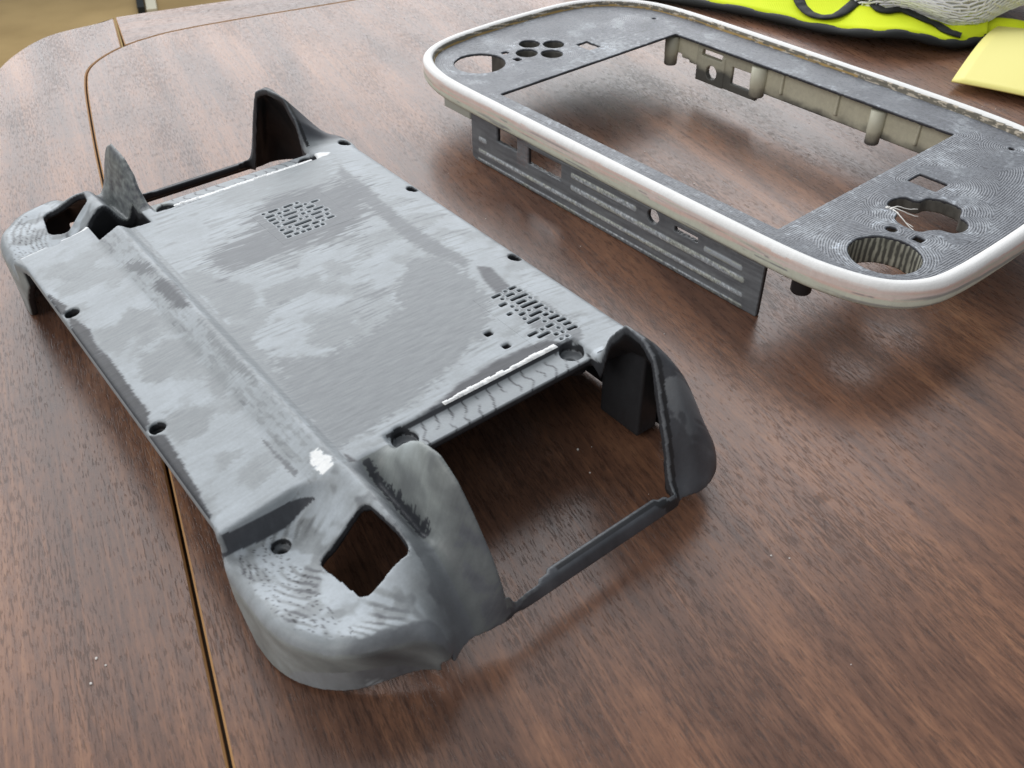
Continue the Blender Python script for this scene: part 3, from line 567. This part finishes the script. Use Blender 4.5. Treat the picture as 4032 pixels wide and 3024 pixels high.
# rim: a rounded bead standing 3 mm proud of the face
Zr = np.arange(20.5, 34, hf)
zr_ = Zr[None, None, :].astype(np.float32); do3 = DO[..., None].astype(np.float32)
rw = 5.4
qx = np.abs(do3 + rw / 2) - rw / 2 + 2.5; qz = np.abs(zr_ - 27.1) - 5.0 + 2.5
FR = np.hypot(np.maximum(qx, 0), np.maximum(qz, 0)) + np.minimum(np.maximum(qx, qz), 0) - 2.5
FR = smin(FR, np.maximum(np.maximum(do3 + 2.2, -(do3 + 5.6)), np.maximum(zr_ - 29, 21.6 - zr_)), 1.0)
P, Q = snets(FR, (Xf[0], Yf_[0], Zr[0]), hf)
def rim_paint(P):
    d, e, z = P[:, 0], P[:, 1], P[:, 2]; do = sampF(DO, P); th = np.arctan2(e - 316, d * .6)
    n1 = fbm(d * .025 + 3, e * .025 + z * .4, 101, 4); n2 = fbm(d * .12, e * .12 + z * 1.6, 103, 3); n3 = fbm(d * .03, e * .03 + z * .7, 107, 4)
    W = np.array((.86, .855, .84)); PK = np.array((.80, .58, .50)); GY = np.array((.66, .68, .57)); DK = np.array((.10, .095, .12))
    hgt = np.clip((z - 22.1) / 10, 0, 1) + (n1 - .5) * .22
    c = np.where((hgt < .46)[:, None], GY, np.where((hgt < .76)[:, None], PK * .55 + W * .45, W))
    pk = .8 * sstep(n1, .40, .62)[:, None] * ((hgt > .40) & (hgt < .84))[:, None]; c = c * (1 - pk) + PK * pk
    gy = .8 * sstep(n3, .48, .66)[:, None] * ((hgt > .3) & (hgt < .70))[:, None]; c = c * (1 - gy) + GY * gy
    scr = (.65 * sstep(fbm(d * .022 + 7, e * .022 + z * .55, 113, 3), .60, .72) * sstep(.72 - hgt, 0, .1) + .8 * sstep(fbm(d * .05, e * .05 + z * .8, 115, 4), .68, .74) * sstep(.6 - hgt, 0, .1))[:, None]
    scr = np.clip(scr, 0, 1); c = c * (1 - scr) + np.array((.24, .235, .25)) * scr
    inn = (do < -2.7) & (z < 31.3)
    ci = np.array((.16, .145, .115)) * (0.55 + 1.0 * n2)[:, None]; chip = sstep(fbm(d * .2, e * .2 + z, 119, 3), .58, .62)[:, None]; ci = ci * (1 - chip) + np.array((.55, .48, .38)) * chip
    gl = ((z < 29.9) & (n2 > .42))[:, None] & (d < 20)[:, None]; ci = np.where(gl, np.array((.42, .28, .10)), ci)
    c = np.where(inn[:, None], ci, c); c = np.where((z < 21.9)[:, None], np.array((.12, .12, .11)), c)
    return c
M_RIM = print_mat('worn_rim_paint', 0.56, 0.10, 0.35)[0]
npmesh('rim', shiftF(P), Q, M_RIM, front, rim_paint(P))
# face plate
hol = [(circ, (-109.4, 270.0, 12.4)), (circ, (115.0, 268.3, 12.2)), (circ, (-113.0, 304.7, 5.2)), (circ, (-104.5, 313.4, 5.2)), (circ, (-104.4, 295.6, 5.3)), (circ, (-95.5, 304.4, 5.4)),
       (box2, (-113.3, -110.2, 286.0, 289.5)), (box2, (-102.8, -99.4, 285.2, 288.4)), (box2, (-96.6, -86.8, 321.6, 329.0)), (box2, (90.9, 102.4, 320.4, 329.3)),
       (circ, (107.0, 284.6, 2.0)), (box2, (115.4, 118.8, 284.0, 287.2)), (circ, (-97.2, 378.4, 1.1)), (circ, (103.0, 375.4, 1.2)), (box2, (-74.3, 80.9, 254.4, 370.4))]
DPAD = [(96.6, 298.3), (95.3, 301.5), (95.4, 304.8), (97.2, 308.6), (100.6, 309.0), (102.6, 310.6), (103.2, 314.2), (106.5, 316.6), (110.5, 317.2), (115.2, 316.4), (117.2, 312.6), (118.4, 310.2), (121.6, 309.2), (123.8, 306), (124.2, 302), (122.3, 298.2), (118.4, 297.0), (116.2, 294.4), (114.4, 290.6), (110.3, 289.8), (105.6, 290.6), (103.2, 292.6), (102.2, 295.6), (100.4, 297.6)]
DPS = closed_spline(DPAD, 3)
dp = np.full(DF.shape, 99.0); sub_i = (Xf > 85) & (Xf < 134); sub_j = (Yf_ > 280) & (Yf_ < 327); ij = np.ix_(sub_i, sub_j); dp[ij] = poly2(DF[ij], EF[ij], DPS)
def holes_at(D, E): 
    r = np.full(D.shape, 99.0)
    for f, a in hol: r = np.minimum(r, f(D, E, *a) + 1e9 * 0)
    return r
HO = np.minimum(holes_at(DF, EF), dp)
JI = (fbm(DF * .9, EF * .9, 131, 2) - .5) * .5
plate2 = np.maximum(DO + 2.0, -(HO + JI * (HO > -2)))
Zp = np.arange(25.2, 30.5, hf)
zp_ = Zp[None, None, :].astype(np.float32)
FP = np.maximum(plate2[..., None].astype(np.float32), np.abs(zp_ - 28.35) - .65)
P, Q = snets(FP, (Xf[0], Yf_[0], Zp[0]), hf)
HOP = np.minimum(np.abs(HO), np.abs(DO + 5.4))
pd = sampF(HOP, P); d, e, z = P[:, 0], P[:, 1], P[:, 2]
n1 = fbm(d * .06, e * .06, 141, 4); n2 = fbm(d * .4, e * .4, 143, 3); ho = sampF(HO, P)
tn = .385 + (n1 - .5) * .16
dust = sstep(n1 + (n2 - .5) * .3, .58, .74); tn = tn + .09 * dust
for cx, cy, r_ in ((104, 262, 7), (102, 286, 5), (96, 292, 4), (-75, 330, 26), (-88, 340, 16), (86, 345, 10)):
    tn = tn + .15 * sstep(1 - np.hypot(d - cx, e - cy) / r_ + (n2 - .5) * 1.4, .1, .7) * (1 if r_ < 9 else .55)
tn = tn + .14 * sstep(n2, .6, .7) * (ho < 5)
for gx0, gy0, gx1, gy1 in ((84, 334, 128, 334), (84, 346, 130, 346), (100, 330, 100, 372), (114, 322, 114, 372), (-92, 334, -84, 384), (-104, 346, -76, 346), (-120, 352, -82, 352)):
    tt = np.clip(((d - gx0) * (gx1 - gx0) + (e - gy0) * (gy1 - gy0)) / ((gx1 - gx0) ** 2 + (gy1 - gy0) ** 2), 0, 1)
    dl = np.hypot(d - gx0 - tt * (gx1 - gx0), e - gy0 - tt * (gy1 - gy0)); tn = np.where((dl < .25) & (n2 > .47), .2, tn)
tn = np.where(z < 28.6, .2 + (n2 - .5) * .1, tn)
cf = tone_rgb(np.clip(tn, 0, 1)) * np.array((1.0, 1.0, 1.04))
m, nt, b, at, v = print_mat('printed_face', 0.42, 0.12, 0.2)
pa = N(nt, 'ShaderNodeAttribute', attribute_name='path'); ra = noise(nt, obj_coord(nt), 130, 3); rb = noise(nt, obj_coord(nt), 700, 2)
ph = math_n(nt, 'ADD', math_n(nt, 'MULTIPLY', pa.outputs['Fac'], 2 * math.pi / 0.92), math_n(nt, 'MULTIPLY', ra, 9.0))
ln = math_n(nt, 'SINE', ph); ln01 = math_n(nt, 'MULTIPLY_ADD', ln, 0.5, 0.5)
gap = math_n(nt, 'MULTIPLY', math_n(nt, 'SUBTRACT', 1.0, ln01), ramp(nt, rb, [(0.42, 0.10), (0.62, 0.9)]))
src = b.inputs['Base Color'].links[0].from_socket
L(nt, mixc(nt, gap, mixc(nt, ln01, src, (1.35, 1.35, 1.35), 'MULTIPLY'), (0.045, 0.047, 0.055)), b.inputs['Base Color'])
nb_ = N(nt, 'ShaderNodeBump'); nb_.inputs['Strength'].default_value = 0.35; nb_.inputs['Distance'].default_value = 0.00025; L(nt, ln01, nb_.inputs['Height'])
L(nt, b.inputs['Normal'].links[0].from_socket, nb_.inputs['Normal']); L(nt, nb_.outputs[0], b.inputs['Normal'])
npmesh('face_plate', shiftF(P), Q, m, front, cf, {'path': pd})
# thumbstick wells and the d-pad collar below the face
def well(name, d0, d1, e0, e1, f2, z0, z1, colf):
    h_ = 0.5; X_, Y_, Z_ = grid3(d0, d1, e0, e1, z0 - 1, z1 + 1, h_); A, B = np.meshgrid(X_, Y_, indexing='ij')
    F_ = np.maximum(f2(A, B)[..., None] + 0 * Z_[None, None], np.maximum(z0 - Z_, Z_ - z1)[None, None])
    P, Q = snets(F_, (X_[0], Y_[0], Z_[0]), h_); npmesh(name, shiftF(P), Q, M_RIM if colf == 1 else M_SHELL, front, colf_(P, colf))
def colf_(P, k):
    d, e, z = P[:, 0], P[:, 1], P[:, 2]; n = fbm(d * .5, e * .5 + z * .15, 151, 3)
    a = np.arctan2(e - 268.3, d - 115.0); st = sstep(np.sin(a * 36 + (n - .5) * 4), -.1, .6)
    if k == 1: return np.array((.09, .09, .08))[None] * (1 - st)[:, None] + np.array((.36, .36, .30))[None] * st[:, None] * (.6 + .8 * n)[:, None]
    return np.array((.10, .098, .088))[None] * (.6 + .8 * n)[:, None]
well('stick_well', 100, 130, 253, 284, lambda A, B: np.maximum(circ(A, B, 115, 268.3, 14.2), -circ(A, B, 115, 268.3, 12.3)), 17.5, 28.2, 1)
well('stick_well', -125, -94, 254, 286, lambda A, B: np.maximum(np.maximum(circ(A, B, -109.4, 270, 14.2), -circ(A, B, -109.4, 270, 12.5)), -(A + 113 + (B - 270) * .15)), 16, 28.2, 2)
for cx_, cy_ in ((-113.0, 304.7), (-104.5, 313.4), (-104.4, 295.6), (-95.5, 304.4)):
    well('button_collar', cx_ - 8, cx_ + 8, cy_ - 8, cy_ + 8, lambda A, B: np.maximum(circ(A, B, cx_, cy_, 6.2), -circ(A, B, cx_, cy_, 5.25)), 20.5, 28.2, 2)
well('button_collar', 90, 130, 285, 322, lambda A, B: np.abs(poly2(A, B, DPS) - 1.1) - 1.0, 23.0, 28.2, 2)
# near side panel with port windows and raised ribs
hp = 0.4
X_, Y_, Z_ = grid3(-81.5, 89, 238, 245, -0.8, 24, hp); A, B, C = np.meshgrid(X_, Y_, Z_, indexing='ij')
FPn = np.maximum(np.maximum(np.maximum(-79.6 - A, A - 87.0), np.maximum(241.2 - B, B - 243.6)), np.maximum(-C, C - 23.2))
FPn = np.maximum(FPn, -((A + 79.6) * .7 + C - 1.4) * .8)
RIBS = [(-74.6, 80.0, 5.8), (-75.2, 80.6, .9), (-12, 79.6, 11.9), (-12, 25, 17.5), (60.5, 77.8, 16.4), (-74, -69, 11.5)]
for x0, x1, zc in RIBS:
    r_ = np.maximum(np.maximum(x0 - A, A - x1), np.maximum(np.abs(C - zc) - .95, 0) ) ; r_ = np.maximum(r_, np.maximum(240.1 - B, B - 242)); r_ = np.maximum(r_, np.abs(C - zc) - 1.25 + (241.2 - B) * .45); FPn = np.minimum(FPn, r_)
jz = (fbm(A[:, :, 0] * .8, B[:, :, 0], 161, 2)[..., None] - .5) * .8
for x0, x1, z0, z1 in ((-61.2, -47.3, 14.6, 21.4), (-40, -18.4, 12.1, 19.6), (45, 56.8, 16.9, 19.2)): FPn = np.maximum(FPn, -np.maximum(np.maximum(x0 - A, A - x1), np.maximum(z0 - C + jz, C - z1)))
FPn = np.maximum(FPn, -(np.hypot((A - 34), (C - 18.1)) - 3.0))
P, Q = snets(FPn, (X_[0], Y_[0], Z_[0]), hp); d, e, z = P[:, 0], P[:, 1], P[:, 2]
n1 = fbm(d * .07, z * .5, 171, 4); n2 = fbm(d * .6, z * 1.2, 173, 3); n3 = fbm(d * 2.2, z * .8, 175, 2)
tn = .40 + (n1 - .5) * .24
rb_ = (e < 241.0); tn = np.where(rb_, .62 + (n2 - .5) * .5 + .12 * (n3 > .5), tn)
tn = np.where(rb_ & (d > 60) & (z > 14), .66, tn)
for x0, x1, zc in RIBS:
    for xe in (x0, x1): tn = np.where((np.hypot((d - xe) * .6, z - zc) < 1.4) & rb_ & (n2 > .4), .66, tn)
tn = np.where((z < 1.6) & rb_, .42 + (n2 - .5) * .5, tn)
tn = np.where((d > -47.5) & (d < -40) & (z > 9.5) & (z < 21), .45 + (n1 - .5) * .3, tn); tn = np.where((e > 242), .12, tn)
tn = np.where((z > 19.6) & (n1 > .5), .36, tn); tn = np.where((z > 20.6) & (d > -50), .40 + (n1 - .5) * .5, tn)
cp_ = tone_rgb(np.clip(tn, .08, 1)); pkp = (d > -47.5) & (d < -40) & (z > 9.5) & (n2 > .45); cp_[pkp] *= np.array((1.05, .9, .88))
ol = (n1 < .46) & rb_; cp_[ol] *= np.array((1, .98, .86))
npmesh('side_panel', shiftF(P), Q, M_SHELL, front, cp_)
# rear wall with port box, window, ribs and round posts (seen through the screen opening)
X_, Y_, Z_ = grid3(-84, 90, 370, 394, 3, 27, hp); A, B, C = np.meshgrid(X_, Y_, Z_, indexing='ij')
WB = 374.4
zbot = np.where(A < -72, 18, np.where(A < -67, 16.2, np.where(A < -61.5, 15, np.where(A < -22.6, 8.2, 13.4))))
FW = np.maximum(np.maximum(np.maximum(-79 - A, A - 86), np.maximum(WB - B, B - WB - 2.2)), np.maximum(zbot - C, C - 26.4))
bx1 = np.maximum(np.maximum(-61.3 - A, A + 43.4), np.maximum(np.maximum(WB - .6 - B, B - WB - 2.4), np.maximum(8.2 - C, C - 23.6))); FW = np.minimum(FW, bx1)
FW = np.maximum(FW, -(np.hypot((A + 51.4) / 3.4, (C - 14.2) / 3.6) - 1) * 3.4)
FW = np.maximum(FW, -np.maximum(np.maximum(-38.9 - A, A + 27), np.maximum(12.2 - C, C - 20.9)))
FW = np.maximum(FW, -np.maximum(np.maximum(-58.6 - A, A + 45.6), np.maximum(21.4 - C, C - 24.4)))
for x in (-8, 23, 64): FW = np.minimum(FW, np.maximum(np.maximum(np.abs(A - x) - .7, np.maximum(WB - 1.6 - B, B - WB)), np.maximum(16.6 - C, C - 26.4)))
P, Q = snets(FW, (X_[0], Y_[0], Z_[0]), hp); d, e, z = P[:, 0], P[:, 1], P[:, 2]
n1 = fbm(d * .08, z * .12, 181, 4); n2 = fbm(d * .7, z * .7, 183, 3)
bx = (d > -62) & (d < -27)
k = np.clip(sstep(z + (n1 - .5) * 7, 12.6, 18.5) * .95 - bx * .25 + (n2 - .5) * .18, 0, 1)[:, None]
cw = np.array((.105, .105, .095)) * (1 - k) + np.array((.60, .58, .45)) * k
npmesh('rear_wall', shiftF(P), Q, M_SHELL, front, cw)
def post(x, y, r, z0, z1):
    prof = [(r * .55, z0 + .02), (r * .9, z0), (r, z0 + .5), (r, z0 + 4.5), (r * 1.06, z0 + 5), (r * 1.1, z1)]
    bm = bmesh.new(); lathe(bm, prof, 0, 0, 32); o = bm_obj('post', bm, M_POST, front, True); o.location = (x * MM, (y - F0) * MM, 0); return o
m, nt, b = mat('primer_dusted_post', 0.5)
v = obj_coord(nt); sx = N(nt, 'ShaderNodeSeparateXYZ'); L(nt, v, sx.inputs[0])
zz_ = math_n(nt, 'MULTIPLY_ADD', noise(nt, v, 260, 3), 0.006, sx.outputs[2]); L(nt, ramp(nt, math_n(nt, 'MULTIPLY', zz_, 33.0), [(0.48, (.10, .10, .095)), (0.66, (.56, .545, .43))]), b.inputs['Base Color']); M_POST = m
post(-78.2, 372.9, 3.4, 11.6, 26.3); post(-21.6, 373.4, 3.7, 11.8, 26.3); post(44.2, 373.2, 3.2, 10.8, 26.3)
_p = post(99.5, 246.5, 3.6, 15.6, 24); _p.data.materials.clear(); _p.data.materials.append(mat('black_plastic', .5, (.02, .02, .022))[0])
bm = bmesh.new(); bmesh.ops.create_cube(bm, size=1, matrix=Matrix.Translation((-90, 242.2 - F0, 20.8)) @ Matrix.Diagonal((20, 2.4, 4.4, 1))); bmesh.ops.bevel(bm, geom=bm.edges[:], offset=.4, segments=2, affect='EDGES')
bm_obj('corner_tab', bm, mat('tab_primer', .5, (.40, .41, .36))[0], front)
# stray filament strings across the cross-shaped hole
M_STR = mat('white_filament', .4, (.8, .78, .74))[0]
bm = bmesh.new(); rs = random.Random(8)
for x0, y0, x1, y1 in ((98.2, 297.2, 107.5, 302), (98.2, 297.4, 113, 291.2), (98, 297, 110, 293.6), (98.2, 297.4, 104, 306.5)):
    pts = []
    for i in range(9):
        t = i / 8; pts.append((x0 + (x1 - x0) * t + rs.uniform(-.35, .35), y0 + (y1 - y0) * t - F0 + rs.uniform(-.35, .35), 28.7 + .5 * math.sin(t * 6) - 1.0 * t))
    tube(bm, pts, [0.26 - .015 * i for i in range(9)], 5)
for i in range(7):
    c_ = Vector((98 + rs.uniform(-1.2, 1), 297.2 - F0 + rs.uniform(-1, 1), 29)); bmesh.ops.create_icosphere(bm, subdivisions=1, radius=rs.uniform(.25, .7), matrix=Matrix.Translation(c_) @ Matrix.Diagonal((1.3, 1, .5, 1)))
bm_obj('filament_string', bm, M_STR, front, True)
# ---------------------------------------------------------------- safety vest
def at_z(p, z): k = 1 - z / 200; return np.array((p[0] * k, p[1] * k, z))
M_HV, nt, b = mat('fluorescent_yellow_fabric', 0.75, (0.66, 0.80, 0.02), 0.2)
v = obj_coord(nt); w1 = N(nt, 'ShaderNodeTexWave', wave_type='BANDS'); w1.inputs['Scale'].default_value = 260; L(nt, v, w1.inputs['Vector'])
L(nt, ramp(nt, noise(nt, v, 30, 3), [(0.3, (0.66, 0.80, 0.015)), (0.7, (0.80, 0.90, 0.03))]), b.inputs['Base Color']); bump(nt, b, w1.outputs['Fac'], .25, .0003)
M_TRIM, nt, b = mat('black_binding', 0.7, (0.018, 0.02, 0.02), 0.3); v = obj_coord(nt); bump(nt, b, noise(nt, v, 900, 2), .5, .0004)
vest = tag(empty('safety_vest', (200, 590, 0)), 'fluorescent yellow fabric vest with black binding crumpled at the far right of the table', 'vest')
vo = np.array((200, 590, 0))
edge0 = [(40, 655), (75, 638), (108, 621), (139, 604.2), (166, 583.6), (190.7, 562.6), (212.8, 553.6), (237.4, 554.1), (251, 537.6), (264, 535.9), (280.5, 544.5)]
ez = [3, 3, 3, 4, 4, 5, 9, 11, 6, 4, 3.5]
E3 = smooth_poly([at_z(p, z) for p, z in zip(edge0, ez)], 3)
def strip(name, pts, wa, hb, m, parent, o, tilt=0.0):
    bm = bmesh.new(); prev = None; pts = [Vector(p) - Vector(o) for p in pts]
    for i, p in enumerate(pts):
        t = (pts[min(i + 1, len(pts) - 1)] - pts[max(i - 1, 0)]).normalized(); sd = t.cross(Vector((0, 0, 1))).normalized(); up = sd.cross(t)
        ring = [bm.verts.new(p + (sd * math.cos(a) * wa + up * math.sin(a) * hb * (1 + .15 * math.sin(i * .9))) + up * (-math.cos(a) * tilt)) for a in [k * math.pi / 5 for k in range(10)]]
        if prev:
            for k in range(10): bm.faces.new((prev[k], prev[(k + 1) % 10], ring[(k + 1) % 10], ring[k]))
        else: bm.faces.new(ring)
        prev = ring
    bm.faces.new(prev[::-1]); return bm_obj(name, bm, m, parent, True)
strip('edge_binding', [p + np.array((0, 0, 0.5)) for p in E3], 3.6, 2.3, M_TRIM, vest, vo)
ns = len(E3); nt_ = 26; Pv = []
for i, p in enumerate(E3):
    s = i / (ns - 1)
    for j in range(nt_):
        t = j / (nt_ - 1); D_ = 150 * t
        zz = p[2] + 2.5 + 5 * t + 13 * t * (1 - .3 * t) + 4.0 * math.sin(s * 15 + 5 * t) * sstep(t, 0, .25) + 3.6 * abs(math.sin(s * 11 - 3.5 * t + 1)) ** .6 * sstep(t, .03, .3) + 1.2 * math.sin(s * 47 - 11 * t) * sstep(t, .05, .35)
        zz -= 5.5 * math.exp(-((s - .78) / .05) ** 2) * sstep(t, 0.02, .3)
        Pv.append((p[0] + D_ * .34 - vo[0], p[1] + D_ * .94 - vo[1], max(zz, 1.2)))
idx = np.arange(ns * nt_).reshape(ns, nt_); Qv = np.stack([idx[:-1, :-1], idx[1:, :-1], idx[1:, 1:], idx[:-1, 1:]], -1).reshape(-1, 4)
fo_v = npmesh('fabric', Pv, Qv, M_HV, vest); sm = fo_v.modifiers.new('thickness', 'SOLIDIFY'); sm.thickness = .9 * MM; sm.offset = -1
def fab_z(x, y):
    best = min(Pv, key=lambda q: (q[0] - x) ** 2 + (q[1] - y) ** 2); return best[2]
def on_fabric(pts, lift): return [np.array((p[0], p[1], fab_z(p[0] - vo[0], p[1] - vo[1]) + lift)) for p in pts]
def reproj(pts, z0):  # points were measured on a level z0; slide along the sight line to rest on the fabric
    out = []
    for p in pts:
        z = z0
        for _ in range(8):
            k = (200 - z) / (200 - z0); q = (p[0] * k, p[1] * k); z = .5 * z + .5 * (fab_z(q[0] - vo[0], q[1] - vo[1]) + 1.2)
        k = (200 - z) / (200 - z0); out.append(np.array((p[0] * k, p[1] * k, z)))
    return out
lp = smooth_poly(reproj([(179, 592), (177.2, 578), (176.4, 569.2), (178, 554.8), (184.8, 549.5), (194.2, 554.2), (204, 566.8), (216, 585), (226, 602)], 12), 3)
strip('armhole_binding', lp, 3.6, 1.0, M_TRIM, vest, vo)
lp = smooth_poly(reproj([(226.3, 597), (224.7, 579.7), (226.9, 570.7), (235.5, 574.5), (240.1, 573.7), (246, 557.1), (251.2, 547.2), (252, 536.4), (257.9, 529.6)], 8), 3)
strip('neck_binding', lp, 3.4, 1.2, M_TRIM, vest, vo)
Pf = []
for i in range(14):
    for j in range(9):
        s, t = i / 13, j / 8; x = 256 + 62 * s - 10 * t; y = 536 + 16 * s + 26 * t - 8 * s * t; Pf.append((x - vo[0], y - vo[1], 2.0 + 6.5 * math.sin(math.pi * t) * (1 - .5 * s) + 1.5 * math.sin(s * 9 + t * 3)))
idx = np.arange(14 * 9).reshape(14, 9); Qf = np.stack([idx[:-1, :-1], idx[1:, :-1], idx[1:, 1:], idx[:-1, 1:]], -1).reshape(-1, 4)
npmesh('fabric_fold', Pf, Qf, M_HV, vest)
# ---------------------------------------------------------------- white net bag
net = tag(empty('net_bag', (262, 602, 3)), 'white open-weave net bag heaped on the yellow fabric at the top right corner', 'bag')
def bag(a, bq, sc=1.0):
    r = 1 + .06 * math.sin(3 * a + 1) + .04 * math.sin(7 * a); x = 66 * sc * r * math.cos(a) * math.cos(bq); y = 60 * sc * r * math.sin(a) * math.cos(bq)
    fold = 3.2 * math.sin(5 * a + 3 * bq) * math.cos(bq); z = 17 + 27 * sc * math.sin(bq) + fold - 6 * math.exp(-((a + 2.2) / .3) ** 2) * math.sin(bq)
    return (x, y, max(z, 3.0))
bm = bmesh.new(); na, nbv = 92, 26; V2 = {}
def hv(i, j):
    key = (i % na, j)
    if key not in V2:
        off = (1 if j % 2 else -1) * .16 * (1 if (i + j // 2) % 2 else -1)
        a = -math.pi + 2 * math.pi * (i + .25 * ((i * 7 + j * 3) % 5 - 2) * .3) / na; bq = -.35 + (1.35 + .35) * (j + off) / nbv
        V2[key] = bm.verts.new(bag(a, bq))
    return V2[key]
for j in range(0, nbv - 2):
    for i in range(0, na, 2):
        o_ = j % 2
        try: bm.faces.new((hv(i + o_, j), hv(i + 1 + o_, j), hv(i + 2 + o_, j), hv(i + 2 + o_, j + 1), hv(i + 1 + o_, j + 1), hv(i + o_, j + 1)))
        except ValueError: pass
M_NET = mat('white_net_cord', 0.6, (0.9, 0.9, 0.89))[0]
no = bm_obj('netting', bm, M_NET, net, True); wm = no.modifiers.new('cord', 'WIREFRAME'); wm.thickness = 1.9 * MM; wm.use_even_offset = False
bm = bmesh.new(); bmesh.ops.create_uvsphere(bm, u_segments=40, v_segments=20, radius=1)
for q in bm.verts:
    a = math.atan2(q.co.y, q.co.x); bq = math.asin(max(-1, min(1, q.co.z))); q.co = Vector(bag(a, bq, .86)); q.co.z = max(q.co.z - 1.5, 1)
m, nt, b = mat('pale_lining', 0.8); v = obj_coord(nt); L(nt, ramp(nt, noise(nt, v, 26, 4), [(0.4, (.72, .73, .73)), (0.55, (.62, .57, .44)), (0.68, (.80, .80, .79))]), b.inputs['Base Color'])
bm_obj('lining', bm, m, net, True)
# ---------------------------------------------------------------- yellow sheet
A0 = np.array((233.0, 474.0)); bd = np.array((.811, -.585)); pdv = np.array((.585, .811)); nS, nT = 24, 24; Ps = []
for i in range(nS):
    for j in range(nT):
        s, t = i / (nS - 1) * 130, j / (nT - 1) * 112
        cr = 12 * max(0, (t - 92) / 20) ** 2 * (1 if s < 14 else 0) * (1 - s / 14 if s < 14 else 0)
        z = 4.6 + 6.4 * math.sin(math.pi * min(t / 108, 1)) - 1.8 * t / 112 + .6 * math.sin(s * .05)
        xy = A0 + bd * (s + cr) + pdv * (t - 0 * s); Ps.append((xy[0] - 290, xy[1] - 490, max(z, .6)))
idx = np.arange(nS * nT).reshape(nS, nT); Qs = np.stack([idx[:-1, :-1], idx[1:, :-1], idx[1:, 1:], idx[:-1, 1:]], -1).reshape(-1, 4)
m, nt, b = mat('yellow_backed_sheet', 0.55, (0.90, 0.82, 0.26)); v = obj_coord(nt); bump(nt, b, noise(nt, v, 500, 3), .25, .0002)
sh = npmesh('yellow_sheet', Ps, Qs, m); sh.location = (.290, .490, 0); tag(sh, 'plain yellow sheet with a curled edge lying on the table at the right', 'sheet')
sm = sh.modifiers.new('thickness', 'SOLIDIFY'); sm.thickness = .9 * MM
# ---------------------------------------------------------------- floor trim beyond the corner
def prism(name, quad, z0, z1, m):
    bm = bmesh.new(); cx = sum(q[0] for q in quad) / 4; cy = sum(q[1] for q in quad) / 4
    lo = [bm.verts.new((q[0] - cx, q[1] - cy, 0)) for q in quad]; hi = [bm.verts.new((q[0] - cx, q[1] - cy, z1 - z0)) for q in quad]
    bm.faces.new(lo[::-1]); bm.faces.new(hi)
    for i in range(4): bm.faces.new((lo[i], lo[(i + 1) % 4], hi[(i + 1) % 4], hi[i]))
    bmesh.ops.bevel(bm, geom=[e for e in bm.edges], offset=1.2, segments=1, affect='EDGES')
    o = bm_obj(name, bm, m); o.location = (cx * MM, cy * MM, z0 * MM); return o
tag(prism('threshold_strip', [(-1062, 2796), (-1148, 3040), (-1168, 3036), (-1082, 2792)], -720, -700, M_TRIM), 'thin black strip on the floor beyond the table corner', 'strip')
tag(prism('floor_board', [(-1058, 2797), (-1143, 3040), (-1112, 3050), (-1030, 2806)], -720, -708, mat('cream_board', .5, (.62, .58, .45))[0]), 'narrow cream board on the floor beside the black strip', 'board')
# ---------------------------------------------------------------- sanding dust and crumbs on the table
bm = bmesh.new(); rd = random.Random(12)
spots = [(-104, 133), (-101, 131), (-103, 126), (20, 205), (23, 195), (230, 450), (247, 448)]
for i in range(90):
    x, y = spots[i] if i < len(spots) else (rd.uniform(-230, 260), rd.uniform(105, 560))
    if i >= len(spots) and rd.random() < .25: x, y = rd.uniform(60, 160), rd.uniform(300, 470)
    r = rd.uniform(.28, .5) if i < len(spots) else rd.uniform(.12, .32)
    bmesh.ops.create_icosphere(bm, subdivisions=1, radius=r, matrix=Matrix.Translation((x, y, r * .45)) @ Matrix.Rotation(rd.uniform(0, 3), 4, 'Z') @ Matrix.Diagonal((rd.uniform(.8, 1.6), 1, .6, 1)))
tag(bm_obj('sanding_dust', bm, mat('pale_dust', .8, (.74, .70, .66))[0]), kind='stuff')
